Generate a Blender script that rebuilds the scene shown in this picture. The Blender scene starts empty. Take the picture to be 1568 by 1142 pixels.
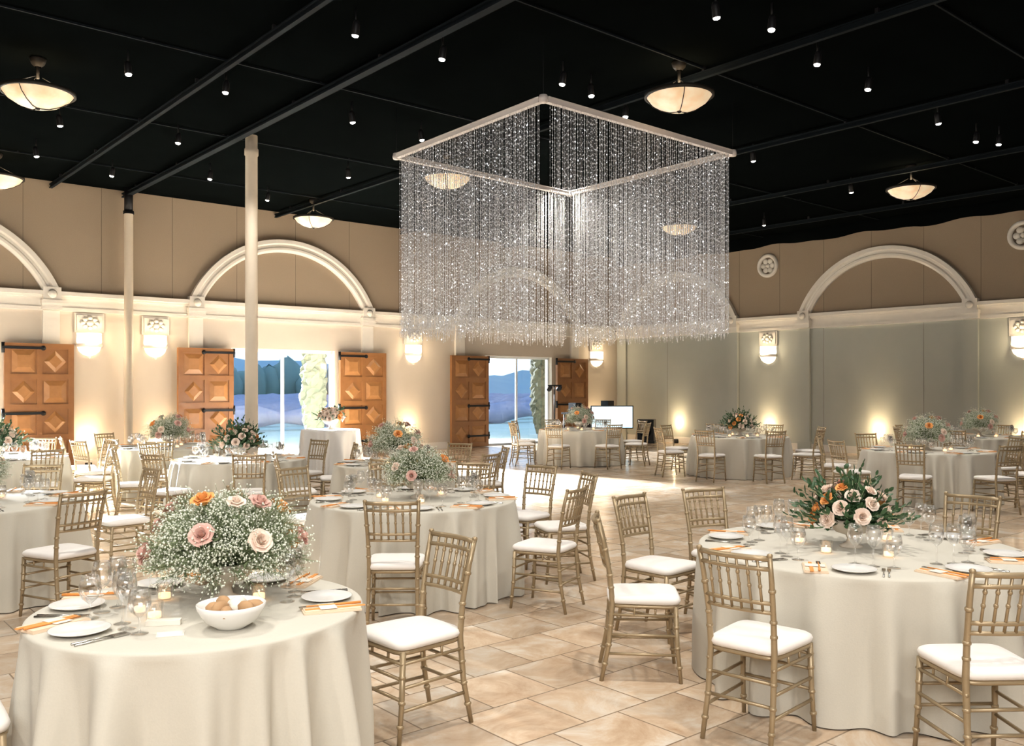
import bpy, math, random
from mathutils import Vector, Matrix
random.seed(7)
R=random
F=1368.0; CH=1.7; HY=593.0
ANG=math.atan2(.646,.763)
CA,SA=math.cos(ANG),math.sin(ANG)
UE=21.63; VN=20.2; US=-8.0; VS=-9.0; HC=5.95
def W(u,v,z=0): return Vector((CA*u-SA*v, SA*u+CA*v, z))
def PX(px,py,z):
    Y=(CH-z)*F/(py-HY); return Vector(((px-784)/F*Y,Y,z))
sc=bpy.context.scene
col=sc.collection

# ---------------- materials
def new_mat(name):
    m=bpy.data.materials.new(name); m.use_nodes=True
    nt=m.node_tree; b=nt.nodes['Principled BSDF']; return m,nt,b
def mat(name,c,rough=.5,metal=0.,c2=None,scale=8.,bump=0.,em=0.,emc=None,spec=.5,sheen=0,detail=4,sub=0):
    m,nt,b=new_mat(name)
    tc=nt.nodes.new('ShaderNodeTexCoord'); n=nt.nodes.new('ShaderNodeTexNoise')
    n.inputs['Scale'].default_value=scale; n.inputs['Detail'].default_value=detail
    nt.links.new(tc.outputs['Object'],n.inputs['Vector'])
    if c2 is None: c2=tuple(x*.88 for x in c)
    mx=nt.nodes.new('ShaderNodeMix'); mx.data_type='RGBA'
    mx.inputs[6].default_value=(*c,1); mx.inputs[7].default_value=(*c2,1)
    fac=n.outputs['Fac']
    if sub:
        mr=nt.nodes.new('ShaderNodeMapRange'); mr.inputs[1].default_value=.35; mr.inputs[2].default_value=.65
        nt.links.new(fac,mr.inputs[0]); fac=mr.outputs[0]
    nt.links.new(fac,mx.inputs[0]); nt.links.new(mx.outputs[2],b.inputs['Base Color'])
    b.inputs['Roughness'].default_value=rough; b.inputs['Metallic'].default_value=metal
    b.inputs['Specular IOR Level'].default_value=spec
    if sheen: b.inputs['Sheen Weight'].default_value=sheen
    if em:
        b.inputs['Emission Strength'].default_value=em
        if emc: b.inputs['Emission Color'].default_value=(*emc,1)
        else: nt.links.new(mx.outputs[2],b.inputs['Emission Color'])
    if bump:
        bp=nt.nodes.new('ShaderNodeBump'); bp.inputs['Strength'].default_value=bump; bp.inputs['Distance'].default_value=.01
        nt.links.new(n.outputs['Fac'],bp.inputs['Height']); nt.links.new(bp.outputs['Normal'],b.inputs['Normal'])
    return m
def glass_mat(name,edge=.75,tint=(1,1,1)):
    m=bpy.data.materials.new(name); m.use_nodes=True; nt=m.node_tree; nt.nodes.clear()
    o=nt.nodes.new('ShaderNodeOutputMaterial'); t=nt.nodes.new('ShaderNodeBsdfTransparent'); g=nt.nodes.new('ShaderNodeBsdfGlossy')
    g.inputs['Roughness'].default_value=.04; g.inputs['Color'].default_value=(1,1,1,1); t.inputs['Color'].default_value=(*tint,1)
    lw=nt.nodes.new('ShaderNodeLayerWeight'); lw.inputs['Blend'].default_value=.35
    mp=nt.nodes.new('ShaderNodeMapRange'); mp.inputs[3].default_value=.06; mp.inputs[4].default_value=edge
    mx=nt.nodes.new('ShaderNodeMixShader')
    nt.links.new(lw.outputs['Facing'],mp.inputs[0]); nt.links.new(mp.outputs[0],mx.inputs[0])
    nt.links.new(t.outputs[0],mx.inputs[1]); nt.links.new(g.outputs[0],mx.inputs[2]); nt.links.new(mx.outputs[0],o.inputs[0])
    return m
M={}
M['wall_low']=mat('wall_cream_plaster',(.62,.55,.46),.8,c2=(.58,.51,.43),scale=3)
M['wall_east']=mat('wall_sage_plaster',(.44,.455,.41),.8,c2=(.40,.42,.38),scale=3)
M['wall_up']=mat('wall_tan_fabric',(.33,.255,.18),.95,c2=(.28,.215,.15),scale=60,bump=.1)
M['seam']=mat('fabric_seam',(.17,.13,.09),.9)
M['trim']=mat('painted_trim',(.78,.74,.67),.55,scale=5)
M['colp']=mat('column_paint',(.68,.59,.47),.5,scale=5)
M['ceil']=mat('black_ceiling',(.003,.004,.004),.9,c2=(.0015,.002,.002),scale=2,spec=0)
M['rail']=mat('painted_steel_rail',(.006,.0095,.012),.8,c2=(.004,.006,.008),spec=.1)
M['black']=mat('black_metal',(.008,.008,.009),.5,spec=.3)
M['wood']=mat('oiled_oak',(.34,.15,.05),.42,c2=(.19,.077,.024),scale=5,bump=.15,detail=8)
M['wood2']=mat('oiled_oak_panel',(.44,.21,.075),.4,c2=(.27,.115,.035),scale=9,bump=.15,detail=8)
M['gold']=mat('champagne_gold_wood',(.40,.305,.185),.36,.4,c2=(.31,.23,.13),scale=30)
M['cushion']=mat('white_cushion',(.82,.77,.72),.9,c2=(.77,.73,.68),scale=40,bump=.1,sheen=.2)
M['cloth']=mat('sage_ivory_linen',(.58,.545,.46),.9,c2=(.54,.505,.425),scale=120,bump=.08,sheen=.1)
M['cloth_w']=mat('ivory_linen',(.80,.79,.76),.9,scale=120,bump=.08,sheen=.2)
M['china']=mat('white_china',(.83,.81,.77),.2)
M['napkin']=mat('napkin_linen',(.76,.60,.44),.9,c2=(.70,.54,.38),scale=50)
M['orange']=mat('orange_menu',(.72,.21,.03),.6,c2=(.70,.36,.10),scale=30)
M['silver']=mat('silver_cutlery',(.6,.58,.54),.25,1.)
M['paper']=mat('cream_card',(.8,.74,.64),.8)
M['glass']=glass_mat('clear_glass')
M['pane']=glass_mat('window_glass',.35)
M['wax']=mat('candle_wax',(.95,.75,.5),.5,em=2,emc=(1,.6,.3))
M['gyp']=mat('gypsophila_blossom',(.78,.78,.69),.8,c2=(.64,.68,.54),scale=20)
M['stem']=mat('green_stem',(.17,.23,.11),.7,c2=(.24,.29,.15))
M['leaf']=mat('ruscus_leaf',(.022,.065,.022),.45,c2=(.05,.11,.04),scale=15)
M['rose_p']=mat('pink_rose',(.64,.36,.30),.7,c2=(.74,.50,.42),scale=10)
M['rose_w']=mat('blush_rose',(.83,.72,.61),.7,c2=(.83,.62,.50),scale=10)
M['rose_o']=mat('orange_rose',(.82,.30,.05),.7,c2=(.82,.44,.16),scale=10)
M['terra']=mat('stone_compote',(.62,.55,.45),.7)
M['bread']=mat('bread_roll',(.5,.31,.16),.8,c2=(.36,.2,.09),scale=20,bump=.3)
M['alab']=mat('alabaster_glass',(.72,.48,.25),.4,c2=(.90,.76,.56),scale=2.6,em=.42,detail=6,sub=1)
M['bronze']=mat('dark_bronze',(.016,.013,.009),.6,.3)
M['shade']=mat('sconce_glass',(1,.86,.66),.5,em=1.5,emc=(1,.84,.64))
M['spot']=mat('lit_lamp_lens',(1,1,1),.5,em=8,emc=(1,.96,.88))
M['bead']=mat('crystal_bead',(.80,.79,.79),.08,.15,c2=(.66,.68,.72),em=.13,emc=(.96,.95,.96))  # faint emission added to imitate sparkle on unlit crystal
M['bead2']=mat('crystal_bead_painted_sparkle',(.95,.95,.95),.05,.2,em=1.5,emc=(.95,.97,1))  # bright glints put in as emission; these beads are no lamps
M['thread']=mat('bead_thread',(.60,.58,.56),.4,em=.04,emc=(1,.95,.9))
M['frame_p']=mat('chandelier_frame_paint',(.78,.72,.69),.5)
M['screen']=mat('lit_screen',(.40,.72,.88),.3,c2=(.85,.95,1),scale=3,em=1.0)
M['grass']=mat('gravel_and_lawn',(.60,.66,.58),.95,c2=(.40,.50,.36),scale=.6)
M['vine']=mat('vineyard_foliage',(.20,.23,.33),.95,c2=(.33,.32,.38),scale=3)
M['cyp']=mat('cypress_foliage',(.048,.046,.024),.95,c2=(.022,.026,.014),scale=9,bump=1)
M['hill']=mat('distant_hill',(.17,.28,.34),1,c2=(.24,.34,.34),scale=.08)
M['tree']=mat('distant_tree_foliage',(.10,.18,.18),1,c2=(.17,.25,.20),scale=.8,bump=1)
M['wframe']=mat('aluminium_window_frame',(.75,.77,.78),.4)
def floor_mat():
    m,nt,b=new_mat('travertine_tile_floor'); N=nt.nodes; L=nt.links
    tc=N.new('ShaderNodeTexCoord')
    br=N.new('ShaderNodeTexBrick'); br.offset=.5; br.squash=1
    br.inputs['Scale'].default_value=1; br.inputs['Brick Width'].default_value=.46; br.inputs['Row Height'].default_value=.46
    br.inputs['Mortar Size'].default_value=.005; br.inputs['Mortar Smooth'].default_value=.1; br.inputs['Bias'].default_value=0
    br.inputs['Color1'].default_value=(0,0,0,1); br.inputs['Color2'].default_value=(1,1,1,1); br.inputs['Mortar'].default_value=(.5,.5,.5,1)
    L.new(tc.outputs['Object'],br.inputs['Vector'])
    n=N.new('ShaderNodeTexNoise'); n.inputs['Scale'].default_value=2.4; n.inputs['Detail'].default_value=12; n.inputs['Roughness'].default_value=.7; n.inputs['Distortion'].default_value=.8
    vm=N.new('ShaderNodeVectorMath'); vm.operation='MULTIPLY_ADD'; vm.inputs[1].default_value=(7,7,7)
    L.new(br.outputs['Color'],vm.inputs[0]); L.new(tc.outputs['Object'],vm.inputs[2]); L.new(vm.outputs[0],n.inputs['Vector'])
    cr=N.new('ShaderNodeValToRGB'); e=cr.color_ramp.elements
    e[0].position=.30; e[0].color=(.40,.255,.15,1); e[1].position=.68; e[1].color=(.66,.585,.49,1)
    x=cr.color_ramp.elements.new(.5); x.color=(.56,.42,.29,1)
    L.new(n.outputs['Fac'],cr.inputs[0])
    hs=N.new('ShaderNodeHueSaturation'); mr=N.new('ShaderNodeMapRange'); mr.inputs[3].default_value=.80; mr.inputs[4].default_value=1.10
    L.new(br.outputs['Color'],mr.inputs[0]); L.new(mr.outputs[0],hs.inputs['Value']); L.new(cr.outputs[0],hs.inputs['Color'])
    mx=N.new('ShaderNodeMix'); mx.data_type='RGBA'; mx.inputs[7].default_value=(.22,.155,.10,1)
    L.new(br.outputs['Fac'],mx.inputs[0]); L.new(hs.outputs[0],mx.inputs[6]); L.new(mx.outputs[2],b.inputs['Base Color'])
    r=N.new('ShaderNodeMapRange'); r.inputs[3].default_value=.13; r.inputs[4].default_value=.30
    L.new(n.outputs['Fac'],r.inputs[0]); L.new(r.outputs[0],b.inputs['Roughness'])
    bp=N.new('ShaderNodeBump'); bp.inputs['Strength'].default_value=.3; bp.inputs['Distance'].default_value=.004; bp.invert=True
    L.new(br.outputs['Fac'],bp.inputs['Height']); L.new(bp.outputs[0],b.inputs['Normal'])
    return m
M['floor']=floor_mat()

# ---------------- mesh builder
class MB:
    def __init__(s): s.v=[];s.f=[];s.m=[];s.s=[];s.mats=[]
    def mi(s,k):
        if k not in s.mats: s.mats.append(k)
        return s.mats.index(k)
    def add(s,vs,fs,k,smooth=False,T=None):
        o=len(s.v)
        if T is not None: vs=[T@Vector(p) for p in vs]
        s.v+= [tuple(p) for p in vs]; i=s.mi(k)
        for f in fs: s.f.append([o+a for a in f]); s.m.append(i); s.s.append(smooth)
    def box(s,x0,x1,y0,y1,z0,z1,k,T=None):
        vs=[(x,y,z) for z in (z0,z1) for y in (y0,y1) for x in (x0,x1)]
        s.add(vs,[(0,2,3,1),(4,5,7,6),(0,1,5,4),(2,6,7,3),(0,4,6,2),(1,3,7,5)],k,False,T)
    def tube(s,pts,rad,k,n=8,T=None,smooth=True):
        pts=[Vector(p) for p in pts]
        if not isinstance(rad,(list,tuple)): rad=[rad]*len(pts)
        vs=[];fs=[]
        for i,p in enumerate(pts):
            t=(pts[min(i+1,len(pts)-1)]-pts[max(i-1,0)]).normalized()
            ref=Vector((0,1,0)) if abs(t.z)>.8 else Vector((0,0,1))
            a=t.cross(ref).normalized(); b=t.cross(a)
            for j in range(n):
                th=2*math.pi*j/n; vs.append(p+(a*math.cos(th)+b*math.sin(th))*rad[i])
        for i in range(len(pts)-1):
            for j in range(n):
                fs.append((i*n+j,i*n+(j+1)%n,(i+1)*n+(j+1)%n,(i+1)*n+j))
        fs.append(tuple(range(n))[::-1]); fs.append(tuple((len(pts)-1)*n+j for j in range(n)))
        s.add(vs,fs,k,smooth,T)
    def lathe(s,prof,k,n=24,T=None,smooth=True,a0=0,a1=2*math.pi):
        vs=[];fs=[];full=abs(a1-a0-2*math.pi)<1e-6; m=n if full else n+1
        for r,z in prof:
            for j in range(m):
                th=a0+(a1-a0)*j/n; vs.append((r*math.cos(th),r*math.sin(th),z))
        for i in range(len(prof)-1):
            for j in range(n):
                j2=(j+1)%m
                fs.append((i*m+j,i*m+j2,(i+1)*m+j2,(i+1)*m+j))
        s.add(vs,fs,k,smooth,T)
    def octa(s,c,r,k,rz=None):
        x,y,z=c; rz=rz or r
        s.add([(x+r,y,z),(x-r,y,z),(x,y+r,z),(x,y-r,z),(x,y,z+rz),(x,y,z-rz)],
          [(0,2,4),(2,1,4),(1,3,4),(3,0,4),(2,0,5),(1,2,5),(3,1,5),(0,3,5)],k,False)
    def mesh(s,name):
        me=bpy.data.meshes.new(name); me.from_pydata(s.v,[],s.f)
        for k in s.mats: me.materials.append(M[k])
        me.polygons.foreach_set('material_index',s.m); me.polygons.foreach_set('use_smooth',s.s)
        me.update(); return me
def obj(name,me,loc=(0,0,0),rz=0,sc_=1):
    o=bpy.data.objects.new(name,me); o.location=loc; o.rotation_euler=(0,0,rz)
    o.scale=(sc_,)*3 if not isinstance(sc_,tuple) else sc_
    col.objects.link(o); return o

# ---------------- room shell (local u,v coords, object rotated by ANG)
def room(name,b): return obj(name,b.mesh(name),(0,0,0),ANG)
b=MB(); b.box(US,UE,VS,VN+.3,-.1,0,'floor'); room('floor',b)
b=MB(); b.box(US,UE,VS,VN,HC,HC+.1,'ceil'); room('ceiling',b)
openings=[(UE-5.55,UE-2.93),(UE-13.13,UE-10.42),(UE-20.6,UE-17.92)]
DH=2.62
b=MB()
xs=sorted([x for o in openings for x in o]); xs=[US-.3]+xs+[UE+.3]
for i in range(0,len(xs),2): b.box(xs[i],xs[i+1],VN,VN+.3,0,DH,'wall_low')
b.box(US-.3,UE+.3,VN,VN+.3,DH,3.45,'wall_low'); b.box(US-.3,UE+.3,VN,VN+.3,3.45,HC+.1,'wall_up')
for k in range(18):
    u=UE-1.0-k*1.5; b.box(u-.005,u+.005,VN-.004,VN,3.7,HC,'seam')
room('wall_north',b)
b=MB(); b.box(UE,UE+.3,VS-.3,VN,0,3.45,'wall_east'); b.box(UE,UE+.3,VS-.3,VN,3.45,HC+.1,'wall_up')
for k in range(18):
    v=VN-.8-k*1.33; b.box(UE-.004,UE,v-.005,v+.005,3.7,HC,'seam')
    if k%2: b.box(UE-.003,UE,v-.003,v+.003,.2,3.3,'seam')
room('wall_east',b)
b=MB(); b.box(US-.3,US,VS-.3,VN,0,HC+.1,'wall_low'); room('wall_west',b)
b=MB(); b.box(US,UE,VS-.3,VS,0,HC+.1,'wall_low'); room('wall_south',b)
vs=[];fs=[];n=160
for i in range(n+1):
    v=VS+(VN-.02-VS)*i/n; z=5.60+.07*abs(math.sin(i*.21))+.02*math.sin(i*.9); x=UE-.05-.03*math.sin(i*1.3)
    vs+=[(x,v,z),(x,v,HC),(UE,v,z),(UE,v,HC)]
for i in range(n):
    a=i*4; fs+=[(a,a+1,a+5,a+4),(a,a+4,a+6,a+2)]
b=MB(); b.add(vs,fs,'ceil',True); room('ceiling_drape',b)

def cornice_n(b,x0,x1):
    for (d,z0,z1) in ((.05,3.28,3.36),(.03,3.36,3.55),(.08,3.55,3.60),(.13,3.60,3.68)): b.box(x0,x1,VN-d,VN,z0,z1,'trim')
b=MB(); cornice_n(b,US,UE-.13); room('trim_1',b)
b=MB()
for (d,z0,z1) in ((.05,3.28,3.36),(.03,3.36,3.55),(.08,3.55,3.60),(.13,3.60,3.68)): b.box(UE-d,UE,VS,VN-.0,z0,z1,'trim')
room('trim_2',b)
b=MB()
for i in range(0,len(xs),2): b.box(max(xs[i],US),min(xs[i+1],UE-.03),VN-.03,VN,0,.18,'trim')
room('baseboard_north',b)
b=MB(); b.box(UE-.03,UE,VS,VN,0,.18,'trim'); room('baseboard_east',b)

# arches (local: x along wall, -y into the room, z up)
def arch_mesh(name,half,rise,bw,pil='trim'):
    b=MB(); Rr=(half*half+rise*rise)/(2*rise); cz=rise-Rr
    th=math.asin(half/Rr)
    n=48
    prof=[(0,0),(0,-.07),(.05,-.12),(.10,-.12),(.13,-.08),(bw-.12,-.08),(bw-.09,-.13),(bw,-.13),(bw,0)]
    vs=[];fs=[];m=len(prof)
    for i in range(n+1):
        a=-th+2*th*i/n
        for (dr,y) in prof:
            r=Rr-bw+dr; vs.append((math.sin(a)*r,y,3.66+cz+math.cos(a)*r))
    for i in range(n):
        for j in range(m-1): fs.append((i*m+j,i*m+j+1,(i+1)*m+j+1,(i+1)*m+j))
    b.add(vs,fs,'trim')
    for sx in (-1,1):
        c=sx*(half-.17)
        b.box(c-.16,c+.16,-.075,0,0,3.28,pil)
        b.box(c-.19,c+.19,-.1,0,0,.25,pil)
        b.box(c-.19,c+.19,-.15,0,3.30,3.42,'trim'); b.box(c-.20,c+.20,-.17,0,3.42,3.5,'trim'); b.box(c-.17,c+.17,-.15,0,3.5,3.76,'trim')
        b.lathe([(0,.0),(.07,.0),(.09,.02),(.06,.05),(0,.06)],'trim',12,Matrix.Translation((c,-.15,3.62))@Matrix.Rotation(math.pi/2,4,'X'))
    return b.mesh(name)
am=arch_mesh('arch_trim_n',2.42,1.62,.3,'trim')
ti=3
for k in range(4): obj('trim_%d'%ti,am,W(UE-4.24-k*7.5,VN),ANG); ti+=1
ae=arch_mesh('arch_trim_e',2.33,1.58,.3,'wall_east')
for k in range(4): obj('trim_%d'%ti,ae,W(UE,VN-2.45-k*6.63),ANG-math.pi/2); ti+=1

# sconces
Rx=Matrix.Rotation(math.pi/2,4,'X')
b=MB()
b.box(-.29,.29,-.05,0,2.86,3.26,'trim'); b.box(-.25,.25,-.07,0,2.90,3.22,'trim')
for i in range(8):
    a=i*math.pi/4
    b.lathe([(0,.0),(.045,.0),(.05,.02),(.02,.04),(0,.045)],'trim',10,Matrix.Translation((math.cos(a)*.14,-.07,3.06+math.sin(a)*.1))@Rx)
b.lathe([(0,.0),(.06,.0),(.07,.02),(.03,.05),(0,.055)],'trim',12,Matrix.Translation((0,-.07,3.06))@Rx)
b.lathe([(.245,2.84),(.24,2.80),(.25,2.66),(.23,2.62)],'shade',24,a0=math.pi,a1=2*math.pi)
b.lathe([(.26,2.62),(.27,2.58),(.24,2.55)],'trim',24,a0=math.pi,a1=2*math.pi)
b.lathe([(.235,2.55),(.2,2.46),(.12,2.39),(.03,2.36),(0,2.36)],'shade',24,a0=math.pi,a1=2*math.pi)
b.lathe([(0,2.37),(.025,2.36),(.03,2.33),(0,2.31)],'trim',12,Matrix.Translation((0,-.035,0)))
sm=b.mesh('wall_sconce')
nor=[1.0,8.05,14.88,16.25,22.9]; eas=[5.77,12.35,19.0]
for s in nor: obj('wall_sconce',sm,W(UE-s,VN),ANG)
for t in eas: obj('wall_sconce',sm,W(UE,VN-t),ANG-math.pi/2)
# medallions
b=MB(); T0=Matrix.Translation((0,0,5.1))@Rx
b.lathe([(.33,0),(.33,.05),(.28,.08),(.23,.05),(.23,0)],'trim',32,T0)
for i in range(6):
    a=i*math.pi/3
    b.lathe([(0,.05),(.05,.05),(.075,.03),(.08,0)],'trim',12,T0@Matrix.Translation((math.cos(a)*.14,math.sin(a)*.14,0)))
b.lathe([(0,.07),(.05,.06),(.06,0)],'trim',12,T0)
b.lathe([(0,.005),(.25,.005)],'seam',24,T0)
mm=b.mesh('wall_medallion')
for t in (5.75,12.35): obj('wall_medallion',mm,W(UE,VN-t),ANG-math.pi/2)

# door leaves
def leaf(name,w,hs):
    b=MB(); y0=-.20;y1=-.135; h=DH-.03
    b.box(0,w,y0,y1,.02,h,'wood')
    fr=.11
    for x0,x1 in ((0,fr),(w/2-.05,w/2+.05),(w-fr,w)): b.box(x0,x1,y0-.025,y0,.02,h,'wood')
    rows=4; rh=(h-.02-fr)/rows
    for r in range(rows+1):
        z=.02+r*rh; b.box(0,w,y0-.027,y0,z,z+fr,'wood')
    for r in range(rows):
        for c in range(2):
            xa=(fr if c==0 else w/2+.05)+.03; xb=(w/2-.05 if c==0 else w-fr)-.03
            za=.02+r*rh+fr+.03; zb=.02+(r+1)*rh-.03
            cx,cz=(xa+xb)/2,(za+zb)/2; hx,hz=(xb-xa)/2,(zb-za)/2
            if (r+c)%2==0:
                vs=[(cx-hx,y0,cz),(cx,y0,cz-hz),(cx+hx,y0,cz),(cx,y0,cz+hz)]
                q=[(cx+(x-cx)*.6,y0-.035,cz+(z-cz)*.6) for x,_,z in vs]
            else:
                vs=[(xa,y0,za),(xb,y0,za),(xb,y0,zb),(xa,y0,zb)]
                q=[(cx+(x-cx)*.55,y0-.035,cz+(z-cz)*.55) for x,_,z in vs]
            b.add(vs+q,[(0,1,5,4),(1,2,6,5),(2,3,7,6),(3,0,4,7),(4,5,6,7)],'wood2')
    for z in (.30,1.15,h-.12):
        xa,xb=(w*.45,w+.03) if hs>0 else (-.03,w*.55)
        b.box(xa,xb,y0-.045,y0-.02,z,z+.05,'black')
        tip=xa if hs>0 else xb
        b.lathe([(0,.02),(.05,.01),(.05,0)],'black',10,Matrix.Translation((tip,y0-.027,z+.025))@Rx)
        e=w+.01 if hs>0 else -.01
        b.tube([(e,y0,z-.08),(e,y0,z+.13)],.035,'black',8)
    return b.mesh(name)
n=1
for (s0,s1,s2,s3) in ((1.57,2.93,5.55,6.90),(9.03,10.42,13.13,14.45),(16.6,17.92,20.6,21.9)):
    w=s1-s0-.04; o=obj('door_%d'%n,leaf('door_leaf',w,-1),W(UE-s1+.04,VN),ANG); n+=1
    w=s3-s2-.04; o=obj('door_%d'%n,leaf('door_leaf',w,1),W(UE-s3,VN),ANG); n+=1
for i,(a,c) in enumerate(openings):
    b=MB(); y0,y1=VN+.12,VN+.18; m_=(a+c)/2
    for x0,x1 in ((a,a+.06),(m_-.03,m_+.03),(c-.06,c)): b.box(x0,x1,y0,y1,0,DH,'wframe')
    b.box(a,c,y0,y1,DH-.07,DH,'wframe'); b.box(a,c,y0,y1,0,.06,'wframe')
    b.box(a,c,y0+.025,y0+.032,.06,DH-.07,'pane')
    room('window_%d'%(i+1),b)

# ---------------- exterior
b=MB(); b.box(-60,90,VN+.3,200,-.3,-.02,'grass'); room('vineyard_ground',b)
b=MB()
for r in range(20):
    v=VN+13+r*3.4
    pts=[(-50+i*1.1,v+R.uniform(-.12,.12),.5+R.uniform(-.1,.1)) for i in range(120)]
    b.tube(pts,[.34+R.uniform(-.18,.22) for _ in pts],'vine',6)
room('vineyard_rows',b)
def blob(b,c,r,h,k,n=9,m=6):
    vs=[];fs=[]
    for i in range(m+1):
        ph=math.pi*i/m
        for j in range(n):
            a=2*math.pi*j/n; q=1+R.uniform(-.14,.14)
            vs.append((c[0]+r*math.sin(ph)*math.cos(a)*q,c[1]+r*math.sin(ph)*math.sin(a)*q,c[2]+h*math.cos(ph)*q))
    for i in range(m):
        for j in range(n): fs.append((i*n+j,i*n+(j+1)%n,(i+1)*n+(j+1)%n,(i+1)*n+j))
    b.add(vs,fs,k,True)
b=MB()
for i in range(110):
    u=-55+i*1.25+R.uniform(-.5,.5); h=R.uniform(1.6,3.0); v=VN+82+R.uniform(-3,6)
    blob(b,(u,v,h*.85),R.uniform(1.2,2.2),h,'tree')
    b.tube([(u,v,-.05),(u,v,h*.6)],.18,'tree',6)
room('tree_line',b)
def hillo(name,v0,h,seed):
    rr=random.Random(seed); ph=[rr.uniform(0,6) for _ in range(4)]
    vs=[];fs=[];n=160
    for i in range(n+1):
        u=-120+i*2
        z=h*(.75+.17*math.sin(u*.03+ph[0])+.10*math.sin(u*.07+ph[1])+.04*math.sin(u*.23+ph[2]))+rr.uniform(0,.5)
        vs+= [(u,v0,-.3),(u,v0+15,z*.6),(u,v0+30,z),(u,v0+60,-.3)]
    for i in range(n):
        for j in range(3): fs.append((i*4+j,(i+1)*4+j,(i+1)*4+j+1,i*4+j+1))
    b=MB(); b.add(vs,fs,'hill',True); room(name,b)
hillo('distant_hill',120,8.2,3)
def cypress(u,v,h,r):
    b=MB()
    vs=[];fs=[];n=20;m=60
    for i in range(m+1):
        t=i/m; rr=r*(math.sin(min(1,t*4)*math.pi/2)*.6+.4)*(1-t**3)**.7
        for j in range(n):
            a=j*2*math.pi/n; q=rr*(1+R.uniform(-.2,.2)); vs.append((q*math.cos(a),q*math.sin(a),.15+t*(h-.15)+R.uniform(-.03,.03)))
    for i in range(m):
        for j in range(n): fs.append((i*n+j,i*n+(j+1)%n,(i+1)*n+(j+1)%n,(i+1)*n+j))
    b.add(vs,fs,'cyp'); b.tube([(0,0,-.05),(0,0,.5)],.1,'wood',8)
    obj('cypress_tree',b.mesh('cypress_tree'),W(u,v,0),0)
cypress(UE-9.85,VN+2.2,5.5,.34); cypress(UE-1.4,VN+2.2,5.5,.34); cypress(UE-17.2,VN+2.4,5.5,.34)

# ---------------- ceiling rails, lights
def rail_v(u,w=.08,z=5.80,h=.09):
    b=MB(); b.box(u-w/2,u+w/2,VS+.01,VN-.01,z,z+h*.25,'rail'); b.box(u-w/6,u+w/6,VS+.01,VN-.01,z+h*.25,z+h*.8,'rail'); b.box(u-w/2,u+w/2,VS+.01,VN-.01,z+h*.8,z+h,'rail')
    for k in range(12):
        v=VS+2+k*2.4; b.box(u-.02,u+.02,v-.02,v+.02,z+h,HC,'black')
    return b
for u in (1.2,4.64,6.09,9.6,13.2,16.8,20.0): room('ceiling_beam',rail_v(u,.11 if u==6.09 else .06))
for v in (1.0,4.5,7.4,11.2,14.6,18):
    b=MB(); b.box(US+.01,UE-.01,v-.012,v+.012,5.915,5.935,'rail')
    for k in range(12):
        u=US+2+k*2.4; b.box(u-.012,u+.012,v-.012,v+.012,5.935,HC,'black')
    room('lighting_track',b)
b=MB()
b.tube([(0,0,.33),(0,0,.16)],.012,'black',6)
T=Matrix.Translation((0,0,.10))@Matrix.Rotation(.15,4,'Y')
b.lathe([(0,.09),(.03,.09),(.042,.05),(.046,-.07),(.042,-.075)],'black',14,T)
b.lathe([(.040,-.074),(.034,-.088),(.018,-.095),(0,-.096)],'spot',14,T)
shm=b.mesh('track_spotlight')
spx=[(196,115),(273,220),(346,143),(91,193),(539,188),(678,92),(545,55),(862,130),(905,148),(958,180),(1096,28),(1182,47),(1252,100),(1330,138),(1436,190),(1495,218),(1303,295),(1153,247),(533,272),(55,240),(322,275),(410,307),(645,215),(172,270),(1170,345),(1530,222)]
for (x,y) in spx:
    p=PX(x,y,5.64)
    obj('track_spotlight',shm,(p.x,p.y,5.62),R.uniform(0,6.28))
# bowl pendants
b=MB()
b.lathe([(0,-.20),(.12,-.195),(.25,-.15),(.36,-.08),(.42,0)],'alab',36)
b.lathe([(.42,-.02),(.45,-.015),(.45,.025),(.42,.03)],'bronze',36)
b.lathe([(0,-.225),(.02,-.22),(.03,-.205),(.03,-.195)],'bronze',12)
for i in range(3):
    a=i*2.094+.5; c,s=math.cos(a),math.sin(a)
    b.tube([(c*r,s*r,z-.003) for r,z in ((.02,-.202),(.13,-.197),(.26,-.15),(.37,-.081),(.43,0))],.006,'bronze',6)
    b.tube([(c*.43,s*.43,.02),(c*.05,s*.05,.2)],.004,'bronze',6)
b.tube([(0,0,.18),(0,0,.4)],.02,'bronze',8); b.lathe([(0,.45),(.08,.45),(.10,.43),(.08,.37),(.04,.33)],'bronze',20)
bm_=b.mesh('bowl_pendant_lamp')
bowls=[(58,142),(1040,147),(1395,289),(480,335),(685,272),(1040,347),(-5,272)]
bp_=[]
for (x,y) in bowls:
    p=PX(x,y,5.5); bp_.append(p); obj('bowl_pendant_lamp',bm_,p)

# columns
b=MB()
b.lathe([(.2,0),(.2,.12),(.15,.16),(.115,.2),(.108,1),(.10,5.6),(.115,5.62),(.115,5.72),(.1,5.74),(.1,HC)],'colp',24)
obj('support_column',b.mesh('support_column'),PX(385,747,0))
b=MB(); b.lathe([(.16,0),(.16,.15),(.095,.2),(.09,5.4)],'colp',20); b.lathe([(.11,5.4),(.11,5.46),(0,5.46)],'black',20)
b.tube([(0,0,5.45),(0,0,HC)],.09,'black',10)
obj('support_column',b.mesh('support_column'),W(UE-15.55,VN-.35))

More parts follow.
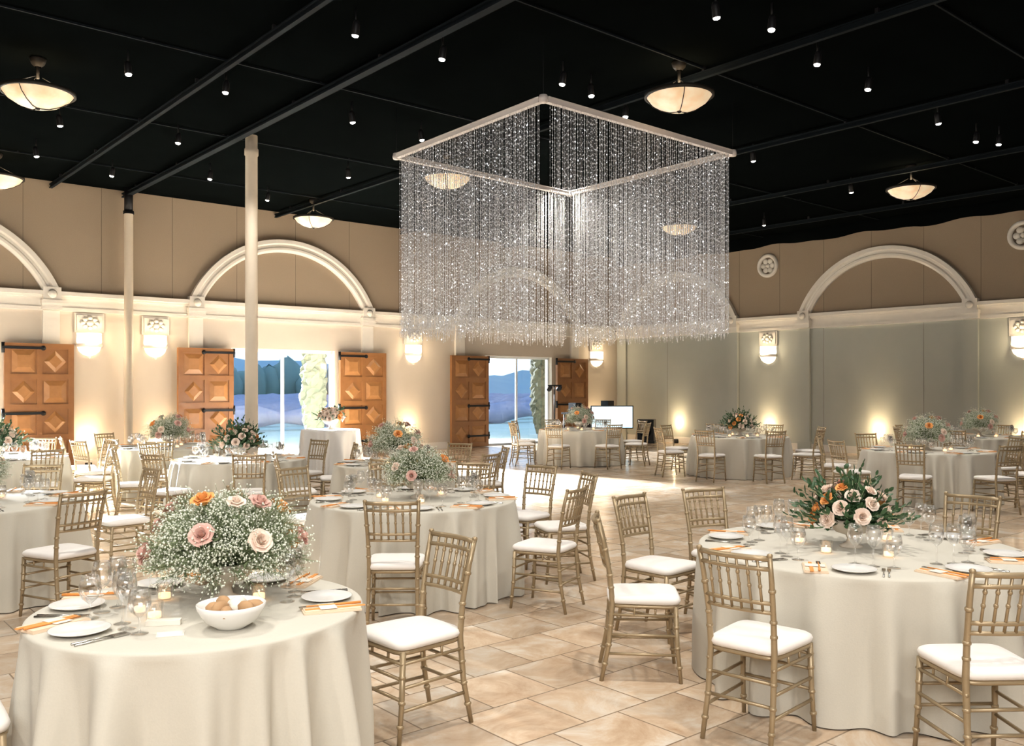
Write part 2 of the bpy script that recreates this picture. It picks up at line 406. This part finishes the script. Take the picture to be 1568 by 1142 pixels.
# ---------------- crystal chandelier
Hc=5.2
cn=[PX(832,152,Hc),PX(607,240,Hc),PX(872,297,Hc),PX(1122,235,Hc)]
b=MB()
for i in range(4):
    p,q=cn[i],cn[(i+1)%4]; d=(q-p); L=d.length; d.normalize()
    rz=math.atan2(d.y,d.x); T=Matrix.Translation(p)@Matrix.Rotation(rz,4,'Z')
    g=.05
    b.box(g,L-g,-.035,.035,-.03,.03,'frame_p',T); b.box(g,L-g,-.045,.045,.03,.04,'frame_p',T)
    ns=int((L-.2)/.0235)
    for row in range(2):
      for k in range(ns):
        if row==1 and k%4==0: continue
        x=.11+(L-.22)*k/ns+R.uniform(-.012,.012); y=(-.024 if row==0 else .027)+R.uniform(-.008,.008)
        zb=2.50+R.uniform(-.09,.07); o=T@Vector((x,y,0)); 
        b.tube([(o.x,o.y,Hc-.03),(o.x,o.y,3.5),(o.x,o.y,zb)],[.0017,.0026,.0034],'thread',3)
        z=Hc-.06-R.uniform(0,.08)
        den=R.uniform(.8,1.3)
        while z>zb:
            t=(Hc-z)/(Hc-zb)
            r_=R.uniform(.0042,.0072)
            if R.random()<.06+.12*t: r_*=1.6
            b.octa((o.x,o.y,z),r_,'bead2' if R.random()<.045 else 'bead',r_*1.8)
            z-=R.uniform(.04,.10)*(1.1-.4*t)*den
for p in cn:
    b.tube([(p.x,p.y,Hc),(p.x,p.y,HC)],.003,'black',6); b.lathe([(0,-.04),(.05,-.04),(.06,0),(.05,.05),(0,.06)],'frame_p',12,Matrix.Translation(p))
obj('crystal_curtain_chandelier',b.mesh('crystal_curtain_chandelier'))

# ---------------- chair
def chair():
    b=MB(); g='gold'
    def nodes(pts,rads,zs):
        for zz in zs:
            for i in range(len(pts)-1):
                p,q=Vector(pts[i]),Vector(pts[i+1])
                if (p.z-zz)*(q.z-zz)<=0 and p.z!=q.z:
                    t=(zz-p.z)/(q.z-p.z); c=p.lerp(q,t); d=(q-p).normalized(); r=rads*1.3
                    b.tube([c-d*.009,c-d*.004,c+d*.004,c+d*.009],[rads,r,r,rads],g,8); break
    for sx in (-1,1):
        pts=[(sx*.19,.205,0),(sx*.185,.185,.2),(sx*.18,.175,.44)]
        b.tube(pts,[.011,.0135,.016],g,8); nodes(pts,.014,(.09,.2,.32))
        pts=[(sx*.175,-.25,0),(sx*.168,-.205,.22),(sx*.165,-.185,.45),(sx*.168,-.20,.62),(sx*.176,-.235,.80),(sx*.182,-.268,.925)]
        b.tube(pts,[.012,.0145,.016,.0145,.0135,.012],g,8); nodes(pts,.0145,(.1,.21,.32,.54,.61,.76))
        b.lathe([(0,.012),(.012,.008),(.015,0),(.012,-.008)],g,8,Matrix.Translation((sx*.182,-.268,.93)))
        for z in (.16,.27,.385): b.tube([(sx*.187,.19,z),(sx*.17,-.215+.02*z,z)],.0085,g,6)
        for y in (-.06,.06): b.tube([(sx*.178,y,.385),(sx*.176,y,.43)],.007,g,6)
    for z in (.21,.31,.385): b.tube([(-.186,.185,z),(.186,.185,z)],.0085,g,6)
    for z in (.21,.32): b.tube([(-.17,-.205+.03*z,z),(.17,-.205+.03*z,z)],.0085,g,6)
    for x in (-.07,.07): b.tube([(x,.184,.385),(x,.182,.43)],.007,g,6)
    def by(z): return -.20-(z-.62)*.22
    def rail(z,r,bow):
        y=by(z); b.tube([(x*.176,y-bow*(1-x*x),z) for x in (-1,-.6,-.2,.2,.6,1)],r,g,8)
    rail(.915,.0135,.03); rail(.865,.011,.03); rail(.70,.0105,.026); rail(.655,.0105,.024)
    for i in range(6):
        x=-.125+i*.05; k=1-(x/.176)**2
        p=[(x,by(.66)-.024*k,.655),(x,by(.78)-.027*k,.78),(x,by(.91)-.03*k,.915)]
        b.tube(p,.0075,g,6); nodes(p,.0078,(.78,.84))
    def slab(z0,z1,ins,k,crown=0,n=40,smooth=True):
        vs=[];fs=[]
        prof=[(0.0,z0),(1.0,z0),(1.03,(z0+z1)/2),(1.0,z1-.004),(.93,z1+crown*.4),(.6,z1+crown*.85),(0,z1+crown)]
        for (s_,z) in prof:
            for j in range(n):
                a=2*math.pi*j/n; c,s=math.cos(a),math.sin(a); e=.32
                x=math.copysign(abs(c)**e,c); y=math.copysign(abs(s)**e,s)
                wx=(.185+.013*y)-ins
                vs.append((x*wx*s_,y*(.2-ins)*s_,z))
        for i in range(len(prof)-1):
            for j in range(n): fs.append((i*n+j,i*n+(j+1)%n,(i+1)*n+(j+1)%n,(i+1)*n+j))
        b.add(vs,fs,k,smooth)
    slab(.425,.448,0,g); slab(.450,.487,-.006,'cushion',.014)
    return b.mesh('chiavari_chair')
chm=chair()
def put_chair(x,y,tx,ty,j=4):
    a=math.atan2(ty-y,tx-x)-math.pi/2+math.radians(R.uniform(-j,j))
    obj('chiavari_chair',chm,(x,y,0),a)

# ---------------- tables
def table(x,y,r,seed,h=.76,k='cloth',name='round_dining_table'):
    rr=random.Random(seed); b=MB(); n=420; ph=[rr.uniform(0,6.28) for _ in range(8)]
    nf=rr.choice((17,18,20))
    nf=max(8,int(nf*(r/.85)**.6))
    def fold(a):
        w=a+.11*math.sin(3*a+ph[0])+.06*math.sin(5*a+ph[1])
        q=(.5+.5*math.sin(nf*w+ph[2]))**1.7
        q2=(.5+.5*math.sin((nf-5)*w+ph[5]))**3
        return q*(.85+.25*math.sin(4*a+ph[3]))+.30*q2 , .5*math.sin(nf*2.0*w+ph[4])
    prof=[(0,h),(.5*r,h),(.9*r,h),(r-.012,h),(r-.003,h-.004),(r,h-.012)]
    vs=[];fs=[]
    for q,z in prof:
        for j in range(n):
            a=2*math.pi*j/n; vs.append((q*math.cos(a),q*math.sin(a),z))
    K=24
    for i in range(1,K+1):
        t=i/K; z=(h-.012)*(1-t)+.008
        for j in range(n):
            a=2*math.pi*j/n; f1,f2=fold(a)
            g=min(1,t*1.5)**.65
            q=r+.010*t+.125*g*f1+.016*t*f2-.050*g
            a2=a+.045*t*math.cos(nf*a+ph[2])*math.sin(2*a+ph[6])
            vs.append((q*math.cos(a2),q*math.sin(a2),z))
    tot=len(prof)+K
    for i in range(tot-1):
        for j in range(n): fs.append((i*n+j,i*n+(j+1)%n,(i+1)*n+(j+1)%n,(i+1)*n+j))
    b.add(vs,fs,k,True)
    b.tube([(0,0,0),(0,0,h-.02)],.05,'black',10); b.lathe([(.3,0),(.3,.03),(.05,.08)],'black',20)
    obj(name,b.mesh(name),(x,y,0))
tabs={1:(-1.33,3.83,.68),2:(2.04,5.27,.92),3:(-.83,7.55,.86),4:(-4.5,7.3,.9),5:(-3.58,11.75,.85),6:(-5.45,14.2,.85),
 8:(1.52,20,.92),9:(4.41,17.3,.92),10:(6.23,13.4,.92),11:(9.0,17.2,.92),12:(-6.9,12.0,.85),13:(-1.45,11.1,.75)}
for i,(x,y,r) in tabs.items(): table(x,y,r,i*11)
table(-3.45,17,.55,77,.9,'cloth_w','cocktail_table')

def ring(i,angs,d=.40):
    x,y,r=tabs[i]
    for a in angs:
        a=math.radians(a+R.uniform(-4,4)); dd=r+d+R.uniform(-.02,.06)
        put_chair(x+dd*math.cos(a),y+dd*math.sin(a),x,y,8)
def ch(i,x,y,j=3): put_chair(x,y,tabs[i][0],tabs[i][1],j)
ch(1,-.51,4.50); ch(1,-2.10,3.28)
ch(2,.78,5.33); ch(2,1.03,6.20); ch(2,1.22,4.40); ch(2,2.10,4.02); ch(2,3.00,4.38); ch(2,1.56,6.55); ch(2,3.1,6.2)
ch(3,.26,6.96); ch(3,.44,7.95); ch(3,.12,8.6); ch(3,-.82,6.32); ch(3,-1.88,6.92); ch(3,-1.9,8.4); ch(3,-.45,8.87); ch(3,-1.2,8.87)
ch(4,-3.38,6.70); ch(4,-3.60,8.28); ring(4,[100,140])
ring(5,[245,295,200,155,110,60,20]); ring(13,[205,100,55,15,325,275]); ring(6,[200,240,285,150,100,335])
ring(12,[0,320,275,225,45,100]); 
for i,ph in ((8,22),(9,5),(10,15),(11,0)): ring(i,[ph+45*k for k in range(8)])

# ---------------- tabletop items
b=MB()
b.lathe([(0,.004),(.06,.004),(.065,.002),(.07,.004),(.108,.016),(.112,.019),(.108,.020),(.07,.009),(0,.008)],'china',32)
T=Matrix.Translation((-.19,0,0))@Matrix.Rotation(.12,4,'Z')
b.box(-.06,.06,-.13,.11,0,.008,'napkin',T); b.box(-.055,.058,-.128,.105,.008,.013,'napkin',T)
b.box(-.03,-.012,-.15,.10,.013,.016,'orange',T)
b.tube([(.015,-.14,.019),(.02,0,.018),(.02,.09,.018)],[.006,.004,.003],'orange',6,T)
b.box(.01,.032,.03,.12,.013,.017,'silver',T)
b.box(-.05,.05,-.03,.04,.0165,.0175,'paper',T)
for x in (.14,.165):
    b.tube([(x,-.10,.004),(x,.0,.004),(x+.001,.05,.004)],[.005,.003,.003],'silver',6)
    b.box(x-.009,x+.009,.045,.11,.002,.006,'silver')
psm=b.mesh('place_setting')
def glassm(name,bowl,stem,h):
    b=MB()
    b.lathe([(0,.001),(.034,.001),(.034,.004),(.006,.010),(.004,.02),(.004,stem),(.010,stem+.006),(bowl*.7,stem+(h-stem)*.2),(bowl,stem+(h-stem)*.45),(bowl*.95,stem+(h-stem)*.7),(bowl*.78,h),
      (bowl*.75,h),(bowl*.92,stem+(h-stem)*.7),(bowl*.96,stem+(h-stem)*.45),(bowl*.66,stem+(h-stem)*.22),(0,stem+.012)],'glass',20)
    return b.mesh(name)
wg=glassm('wine_glass',.040,.095,.215); wg2=glassm('water_goblet',.043,.06,.175)
b=MB(); b.lathe([(0,.002),(.032,.002),(.036,.07),(.033,.07),(.03,.008),(0,.008)],'glass',16); b.lathe([(0,.009),(.026,.009),(.026,.03),(.004,.032),(.002,.046),(0,.046)],'wax',12)
vot=b.mesh('votive_candle')
def setting(i,angs,h=.76):
    x,y,r=tabs[i]
    for a in angs:
        a=math.radians(a); q=r-.155; c,s=math.cos(a),math.sin(a)
        rz=a+math.pi/2
        obj('place_setting',psm,(x+q*c,y+q*s,h+.0005),rz)
        for (gm,nm,ox,oy) in ((wg,'wine_glass',.09,.17),(wg2,'water_goblet',.19,.165),(wg,'wine_glass',.0,.20)):
            if r<.7: oy-=.03
            px=x+q*c+ox*math.cos(rz)-oy*math.sin(rz); py=y+q*s+ox*math.sin(rz)+oy*math.cos(rz)
            obj(nm,gm,(px,py,h+.0005),R.uniform(0,6))
setting(1,[14,75,130,182,232]); setting(2,[22.5+45*k for k in range(8)]); setting(3,[10+45*k for k in range(8)])
for i in (4,5,6,8,9,10,11,12,13): setting(i,[i*13+51.4*k for k in range(7)])
for i,(x,y,r) in tabs.items():
    for a in (20,140,260,200):
        if i==1 and a==260: a=232
        a=math.radians(a+i*9); obj('votive_candle',vot,(x+.31*r*1.15*math.cos(a),y+.31*r*1.15*math.sin(a),.7605))

# flowers
def rose(b,c,d,r,k,rr):
    d=Vector(d).normalized(); q=d.to_track_quat('Z','Y').to_matrix().to_4x4()
    T=Matrix.Translation(c)@q@Matrix.Rotation(rr.uniform(0,6),4,'Z')
    b.lathe([(0,-.45*r),(.35*r,-.4*r),(.55*r,-.1*r),(.4*r,.2*r)],k,10,T)
    for L,(n,rl,h,fl) in enumerate(((3,.22,.62,0.0),(4,.38,.60,.06),(5,.55,.48,.2),(6,.70,.34,.34))):
        for p in range(n):
            th=2*math.pi*p/n+L*.7; w=math.pi/n*1.35; vs=[];fs=[]; A,B=5,4
            for bi in range(B):
                t=bi/(B-1)
                for ai in range(A):
                    a=-1+2*ai/(A-1)
                    rad=r*(rl*(.45+.55*t**.6)+fl*t**3)*(1+.05*a); z=r*(-.2+(h+.2)*t-.22*a*a*t*t-(.12*t**4 if L>1 else 0))
                    vs.append((rad*math.cos(th+a*w),rad*math.sin(th+a*w),z))
            for bi in range(B-1):
                for ai in range(A-1): fs.append((bi*A+ai,bi*A+ai+1,(bi+1)*A+ai+1,(bi+1)*A+ai))
            b.add(vs,fs,k,True,T)
def leaf_(b,c,d,l,w,k,rr):
    d=Vector(d).normalized(); s=d.cross(Vector((rr.uniform(-1,1),rr.uniform(-1,1),1))).normalized(); n=d.cross(s)
    c=Vector(c)
    vs=[c,c+d*l*.35+s*w,c+d*l*.35-s*w,c+d*l*.75+s*w*.8-n*l*.05,c+d*l*.75-s*w*.8-n*l*.05,c+d*l-n*l*.12,c+d*l*.35+n*w*.35,c+d*l*.75+n*w*.2]
    b.add(vs,[(0,6,1),(0,2,6),(1,6,7,3),(6,2,4,7),(3,7,5),(7,4,5)],k,True)
def vase(b):
    b.lathe([(0,0),(.065,0),(.065,.01),(.03,.025),(.022,.05),(.03,.07),(.09,.09),(.115,.13),(.118,.165),(.11,.165),(.1,.13),(0,.11)],'terra',24)
def gyp(seed,rx,rz,nst,roses,cols=('rose_p','rose_w','rose_p','rose_o','rose_p','rose_p','rose_w','rose_o','rose_p'),rs=(.038,.052)):
    rr=random.Random(seed); b=MB(); vase(b)
    o=Vector((0,0,.14))
    for i in range(nst):
        a=rr.uniform(0,6.283); ct=rr.uniform(-.3,1); st=math.sqrt(1-ct*ct) if ct<1 else 0
        m=rr.uniform(.3,1.0)**.5*rr.uniform(.88,1.14)
        e=o+Vector((rx*st*math.cos(a)*m,rx*st*math.sin(a)*m,.06+rz*ct*m))
        mid=o.lerp(e,.5)+Vector((0,0,.03))
        b.tube([o,mid,e],[.0024,.0016,.001],'stem',3)
        for k in range(12):
            q=e+Vector((rr.gauss(0,.026),rr.gauss(0,.026),rr.gauss(0,.024)))
            if q.z<.06: q.z=.06+rr.random()*.03
            b.tube([mid.lerp(e,.7),q],.0007,'stem',3); b.octa(q,rr.uniform(.0034,.0062),'gyp')
        if i%3==0:
            for k in range(3):
                leaf_(b,o.lerp(e,rr.uniform(.4,.85)),Vector((rr.uniform(-1,1),rr.uniform(-1,1),rr.uniform(-.3,1))),.035,.005,'stem',rr)
    for i in range(roses):
        a=i*2.4+rr.uniform(-.3,.3)+.6; el=rr.uniform(-.1,.6) if i%3 else rr.uniform(.6,1.1)
        d=Vector((math.cos(a)*math.cos(el),math.sin(a)*math.cos(el),math.sin(el)))
        c=o+Vector((d.x*rx*.98,d.y*rx*.98,.06+d.z*rz*1.02))
        b.tube([o,c],.003,'stem',4)
        rose(b,c,d+Vector((0,0,.2)),rr.uniform(*rs),cols[i%len(cols)],rr)
    return b.mesh('gypsophila_centerpiece')
def green(seed,rx,rz,nl,roses):
    rr=random.Random(seed); b=MB(); vase(b); o=Vector((0,0,.15))
    for i in range(nl):
        a=rr.uniform(0,6.283); ct=rr.uniform(-.2,1); st=math.sqrt(max(0,1-ct*ct))
        m=rr.uniform(.9,1.45) if rr.random()<.45 else rr.uniform(.6,1)
        e=o+Vector((rx*st*math.cos(a)*m,rx*st*math.sin(a)*m,.02+rz*ct*m*.95)); 
        if e.z<.11:e.z=.11
        b.tube([o,e],[.003,.0012],'stem',3)
        dr=(e-o).normalized()
        for k in range(9):
            p=o.lerp(e,.4+.6*k/8); dd=dr+Vector((rr.uniform(-.9,.9),rr.uniform(-.9,.9),rr.uniform(-.5,.9)))
            leaf_(b,p,dd,rr.uniform(.035,.058),rr.uniform(.010,.015),'leaf',rr)
    ck=('rose_w','rose_o','rose_w','rose_p','rose_w','rose_o','rose_w','rose_w')
    for i in range(roses):
        a=i*2.4; el=math.asin(min(1,(i+.5)/roses*1.1-.12))
        d=Vector((math.cos(a)*math.cos(el),math.sin(a)*math.cos(el),math.sin(el)))
        c=o+Vector((d.x*rx*.85,d.y*rx*.85,.02+d.z*rz*.88))
        rose(b,c,d,rr.uniform(.036,.052),ck[i%8],rr)
    return b.mesh('rose_centerpiece')
g1=gyp(1,.35,.285,640,14); g2=gyp(2,.29,.26,360,11); g3=green(3,.25,.24,150,28)
obj('gypsophila_centerpiece',g1,(-1.27,3.97,.7605),2.6)
obj('rose_centerpiece',g3,(2.0,5.27,.7605),.4)
obj('gypsophila_centerpiece',g2,(-.80,7.6,.7605),1)
for i,g,n in ((4,g2,'gypsophila_centerpiece'),(5,g3,'rose_centerpiece'),(6,g2,'gypsophila_centerpiece'),(8,g2,'gypsophila_centerpiece'),(9,g3,'rose_centerpiece'),(10,g2,'gypsophila_centerpiece'),(11,g2,'gypsophila_centerpiece'),(12,g3,'rose_centerpiece'),(13,g2,'gypsophila_centerpiece')):
    x,y,r=tabs[i]; obj(n,g,(x,y,.7605),R.uniform(0,6),1.12)
obj('rose_centerpiece',green(9,.2,.16,40,30),(-3.45,17,.9005),0,1.3)
# bread bowl on the front table
b=MB()
b.lathe([(0,.004),(.05,.004),(.055,.0),(.06,.006),(.10,.03),(.128,.075),(.132,.095),(.127,.096),(.12,.075),(.09,.04),(0,.02)],'china',36)
for i in range(9):
    a=i*2.4; q=.03+.055*(i%3)/2; T=Matrix.Translation((q*math.cos(a),q*math.sin(a),.075+.012*(i%2)))@Matrix.Rotation(a,4,'Z')@Matrix.Scale(1.7,4,(1,0,0))
    b.lathe([(0,.028),(.014,.024),(.024,.008),(.022,-.012),(0,-.022)],'bread' if i%3 else 'paper',14,T)
obj('bread_bowl',b.mesh('bread_bowl'),(-1.10,3.50,.7605))
b=MB(); b.box(-.05,.05,-.035,.035,0,.002,'paper'); b.box(-.045,.045,-.03,.03,.002,.003,'china'); obj('place_card',b.mesh('place_card'),(-1.30,3.40,.7605),.3)
b=MB(); b.box(-.06,.06,-.004,.004,.02,.13,'pane'); b.box(-.065,.065,-.02,.02,0,.02,'paper'); obj('table_sign',b.mesh('table_sign'),(-1.38,3.54,.7605),.2)

# ---------------- AV corner
b=MB(); b.box(-.62,.62,-.03,.03,.52,1.18,'black'); b.box(-.59,.59,-.034,-.03,.55,1.15,'screen')
b.tube([(0,.02,.04),(0,.02,.6)],.03,'black',8); b.box(-.4,.4,-.25,.25,0,.04,'black')
obj('television_on_stand',b.mesh('television_on_stand'),PX(937,684,0),.1)
b=MB(); b.box(-.9,.9,-.35,.35,.92,.97,'black')
for sx in (-1,1):
    for sy in (-1,1): b.tube([(sx*.82,sy*.3,0),(sx*.82,sy*.3,.92)],.025,'black',8)
b.box(-.88,.88,-.34,-.33,.1,.92,'black'); b.box(-.5,.5,-.2,.2,.97,1.07,'black'); b.box(.55,.8,-.15,.15,.97,1.3,'black'); b.box(-.8,-.55,-.15,.15,.97,1.25,'black'); b.lathe([(0,1.08),(.13,1.08),(.13,1.07)],'silver',20,Matrix.Translation((-.25,0,0)))
obj('dj_booth',b.mesh('dj_booth'),(2.35,26.4,0),ANG)
b=MB(); b.box(-.25,.25,-.22,.22,.08,.72,'black'); b.lathe([(0,.01),(.12,.0),(.17,.02),(.18,0)],'rail',20,Matrix.Translation((0,-.22,.36))@Rx); b.box(-.28,.28,-.25,.25,0,.08,'black')
obj('loudspeaker',b.mesh('loudspeaker'),PX(990,678,0),-.3)
b=MB()
for i in range(3):
    a=i*2.094; b.tube([(0,0,.5),(math.cos(a)*.35,math.sin(a)*.35,0.01)],.012,'black',6)
b.tube([(0,0,.4),(0,0,1.75)],.015,'black',8); b.box(-.2,.2,-.02,.02,1.73,1.77,'black')
for x in (-.14,.14):
    T=Matrix.Translation((x,0,1.67))@Matrix.Rotation(1.2,4,'X'); b.lathe([(0,.08),(.05,.08),(.07,-.06)],'black',14,T); b.lathe([(0,-.05),(.06,-.05)],'screen',14,T)
obj('stage_light_stand',b.mesh('stage_light_stand'),(1.15,24.2,0),.3)

# ---------------- lights
b=MB(); b.lathe([(0,0),(.07,0),(.08,.02),(.07,.12),(.06,.12),(.055,.09)],'black',16); b.lathe([(0,.09),(.055,.09)],'shade',16)
um=b.mesh('floor_uplight')
def light(name,kind,loc,e,c,**kw):
    l=bpy.data.lights.new(name,kind); l.energy=e; l.color=c
    rot=kw.pop('rot',None)
    for k,v in kw.items(): setattr(l,k,v)
    o=bpy.data.objects.new(name,l); o.location=loc
    if rot is not None: o.rotation_euler=Vector(rot).to_track_quat('-Z','Y').to_euler()
    col.objects.link(o); return o
UC=(1,.74,.44)
for s in (1.1,8.2,14.8,16.3,22.9):
    p=W(UE-s,VN-.16); obj('floor_uplight',um,p)
    d=W(0,.05)-W(0,0); light('uplight_beam','SPOT',p+Vector((0,0,.14)),130,UC,rot=(d.x,d.y,1),spot_size=math.radians(60),spot_blend=1,shadow_soft_size=.05)
    light('uplight_glow','POINT',W(UE-s,VN-.28,.6),13,UC,shadow_soft_size=.03)
for t in (2.6,5.8,8.98,12.4,15.6):
    p=W(UE-.16,VN-t); obj('floor_uplight',um,p)
    d=W(.05,0)-W(0,0); light('uplight_beam','SPOT',p+Vector((0,0,.14)),130,UC,rot=(d.x,d.y,1),spot_size=math.radians(56),spot_blend=1,shadow_soft_size=.05)
    light('uplight_glow','POINT',W(UE-.28,VN-t,.6),13,UC,shadow_soft_size=.03)
for s in nor: p=W(UE-s,VN-.36,2.75); light('sconce_bulb','POINT',p,12,(1,.78,.5),shadow_soft_size=.05)
for t in eas: p=W(UE-.36,VN-t,2.75); light('sconce_bulb','POINT',p,12,(1,.78,.5),shadow_soft_size=.05)
for (x,y) in [(-3,5),(1,4.5),(4,6.5),(-6,9),(-1.5,9),(2.5,10.5),(6.5,11),(-4,14),(1,16),(5,16),(9,15.5),(-1.5,20),(3,22),(0,.5),(-3,1),(3,1.5)]:
    light('ceiling_downlight','SPOT',(x,y,5.6),380 if y>2 else 320,(1,.95,.88),rot=(0,0,-1),spot_size=math.radians(115),spot_blend=.9,shadow_soft_size=.06)
for p in bp_: light('pendant_bulb','POINT',p+Vector((0,0,.08)),8,(1,.8,.55),shadow_soft_size=.05)
light('rear_fill_light','AREA',(0,-3.2,4.2),400,(1,.97,.94),rot=(0,1,-.35),size=6,shape='RECTANGLE',size_y=2.5)  # soft fill lamp added behind the camera; no window exists there
for u,e,zs,dv in ((UE-11.7,900000,6.2,5),(UE-19.3,650000,5.2,8),(UE-4.2,110000,6.2,5)):
    p=W(u-.4,VN+15,zs); q=W(u+.3,VN-dv,.6)
    light('daylight_through_door','SPOT',p,e,(.84,.92,1),rot=(q-p),spot_size=math.radians(26),spot_blend=.3,shadow_soft_size=.5)

# ---------------- world
w=bpy.data.worlds.new('evening_sky'); sc.world=w; w.use_nodes=True; nt=w.node_tree
bg=nt.nodes['Background']; tc=nt.nodes.new('ShaderNodeTexCoord'); sp=nt.nodes.new('ShaderNodeSeparateXYZ'); cr=nt.nodes.new('ShaderNodeValToRGB')
cr.color_ramp.elements[0].position=.0; cr.color_ramp.elements[0].color=(.62,.80,1,1); cr.color_ramp.elements[1].position=.5; cr.color_ramp.elements[1].color=(.30,.50,.85,1)
nt.links.new(tc.outputs['Generated'],sp.inputs[0]); nt.links.new(sp.outputs[2],cr.inputs[0]); nt.links.new(cr.outputs[0],bg.inputs[0]); bg.inputs[1].default_value=1.7

sc.view_settings.view_transform='Standard'
sc.view_settings.exposure=0.5
# ---------------- camera
cd=bpy.data.cameras.new('camera'); cam=bpy.data.objects.new('camera',cd); col.objects.link(cam)
cam.location=(0,0,CH); cam.rotation_euler=(math.pi/2,0,0)
cd.sensor_fit='HORIZONTAL'; cd.sensor_width=36; cd.lens=36*F/1568; cd.shift_y=22/1568; cd.clip_end=500
sc.camera=cam
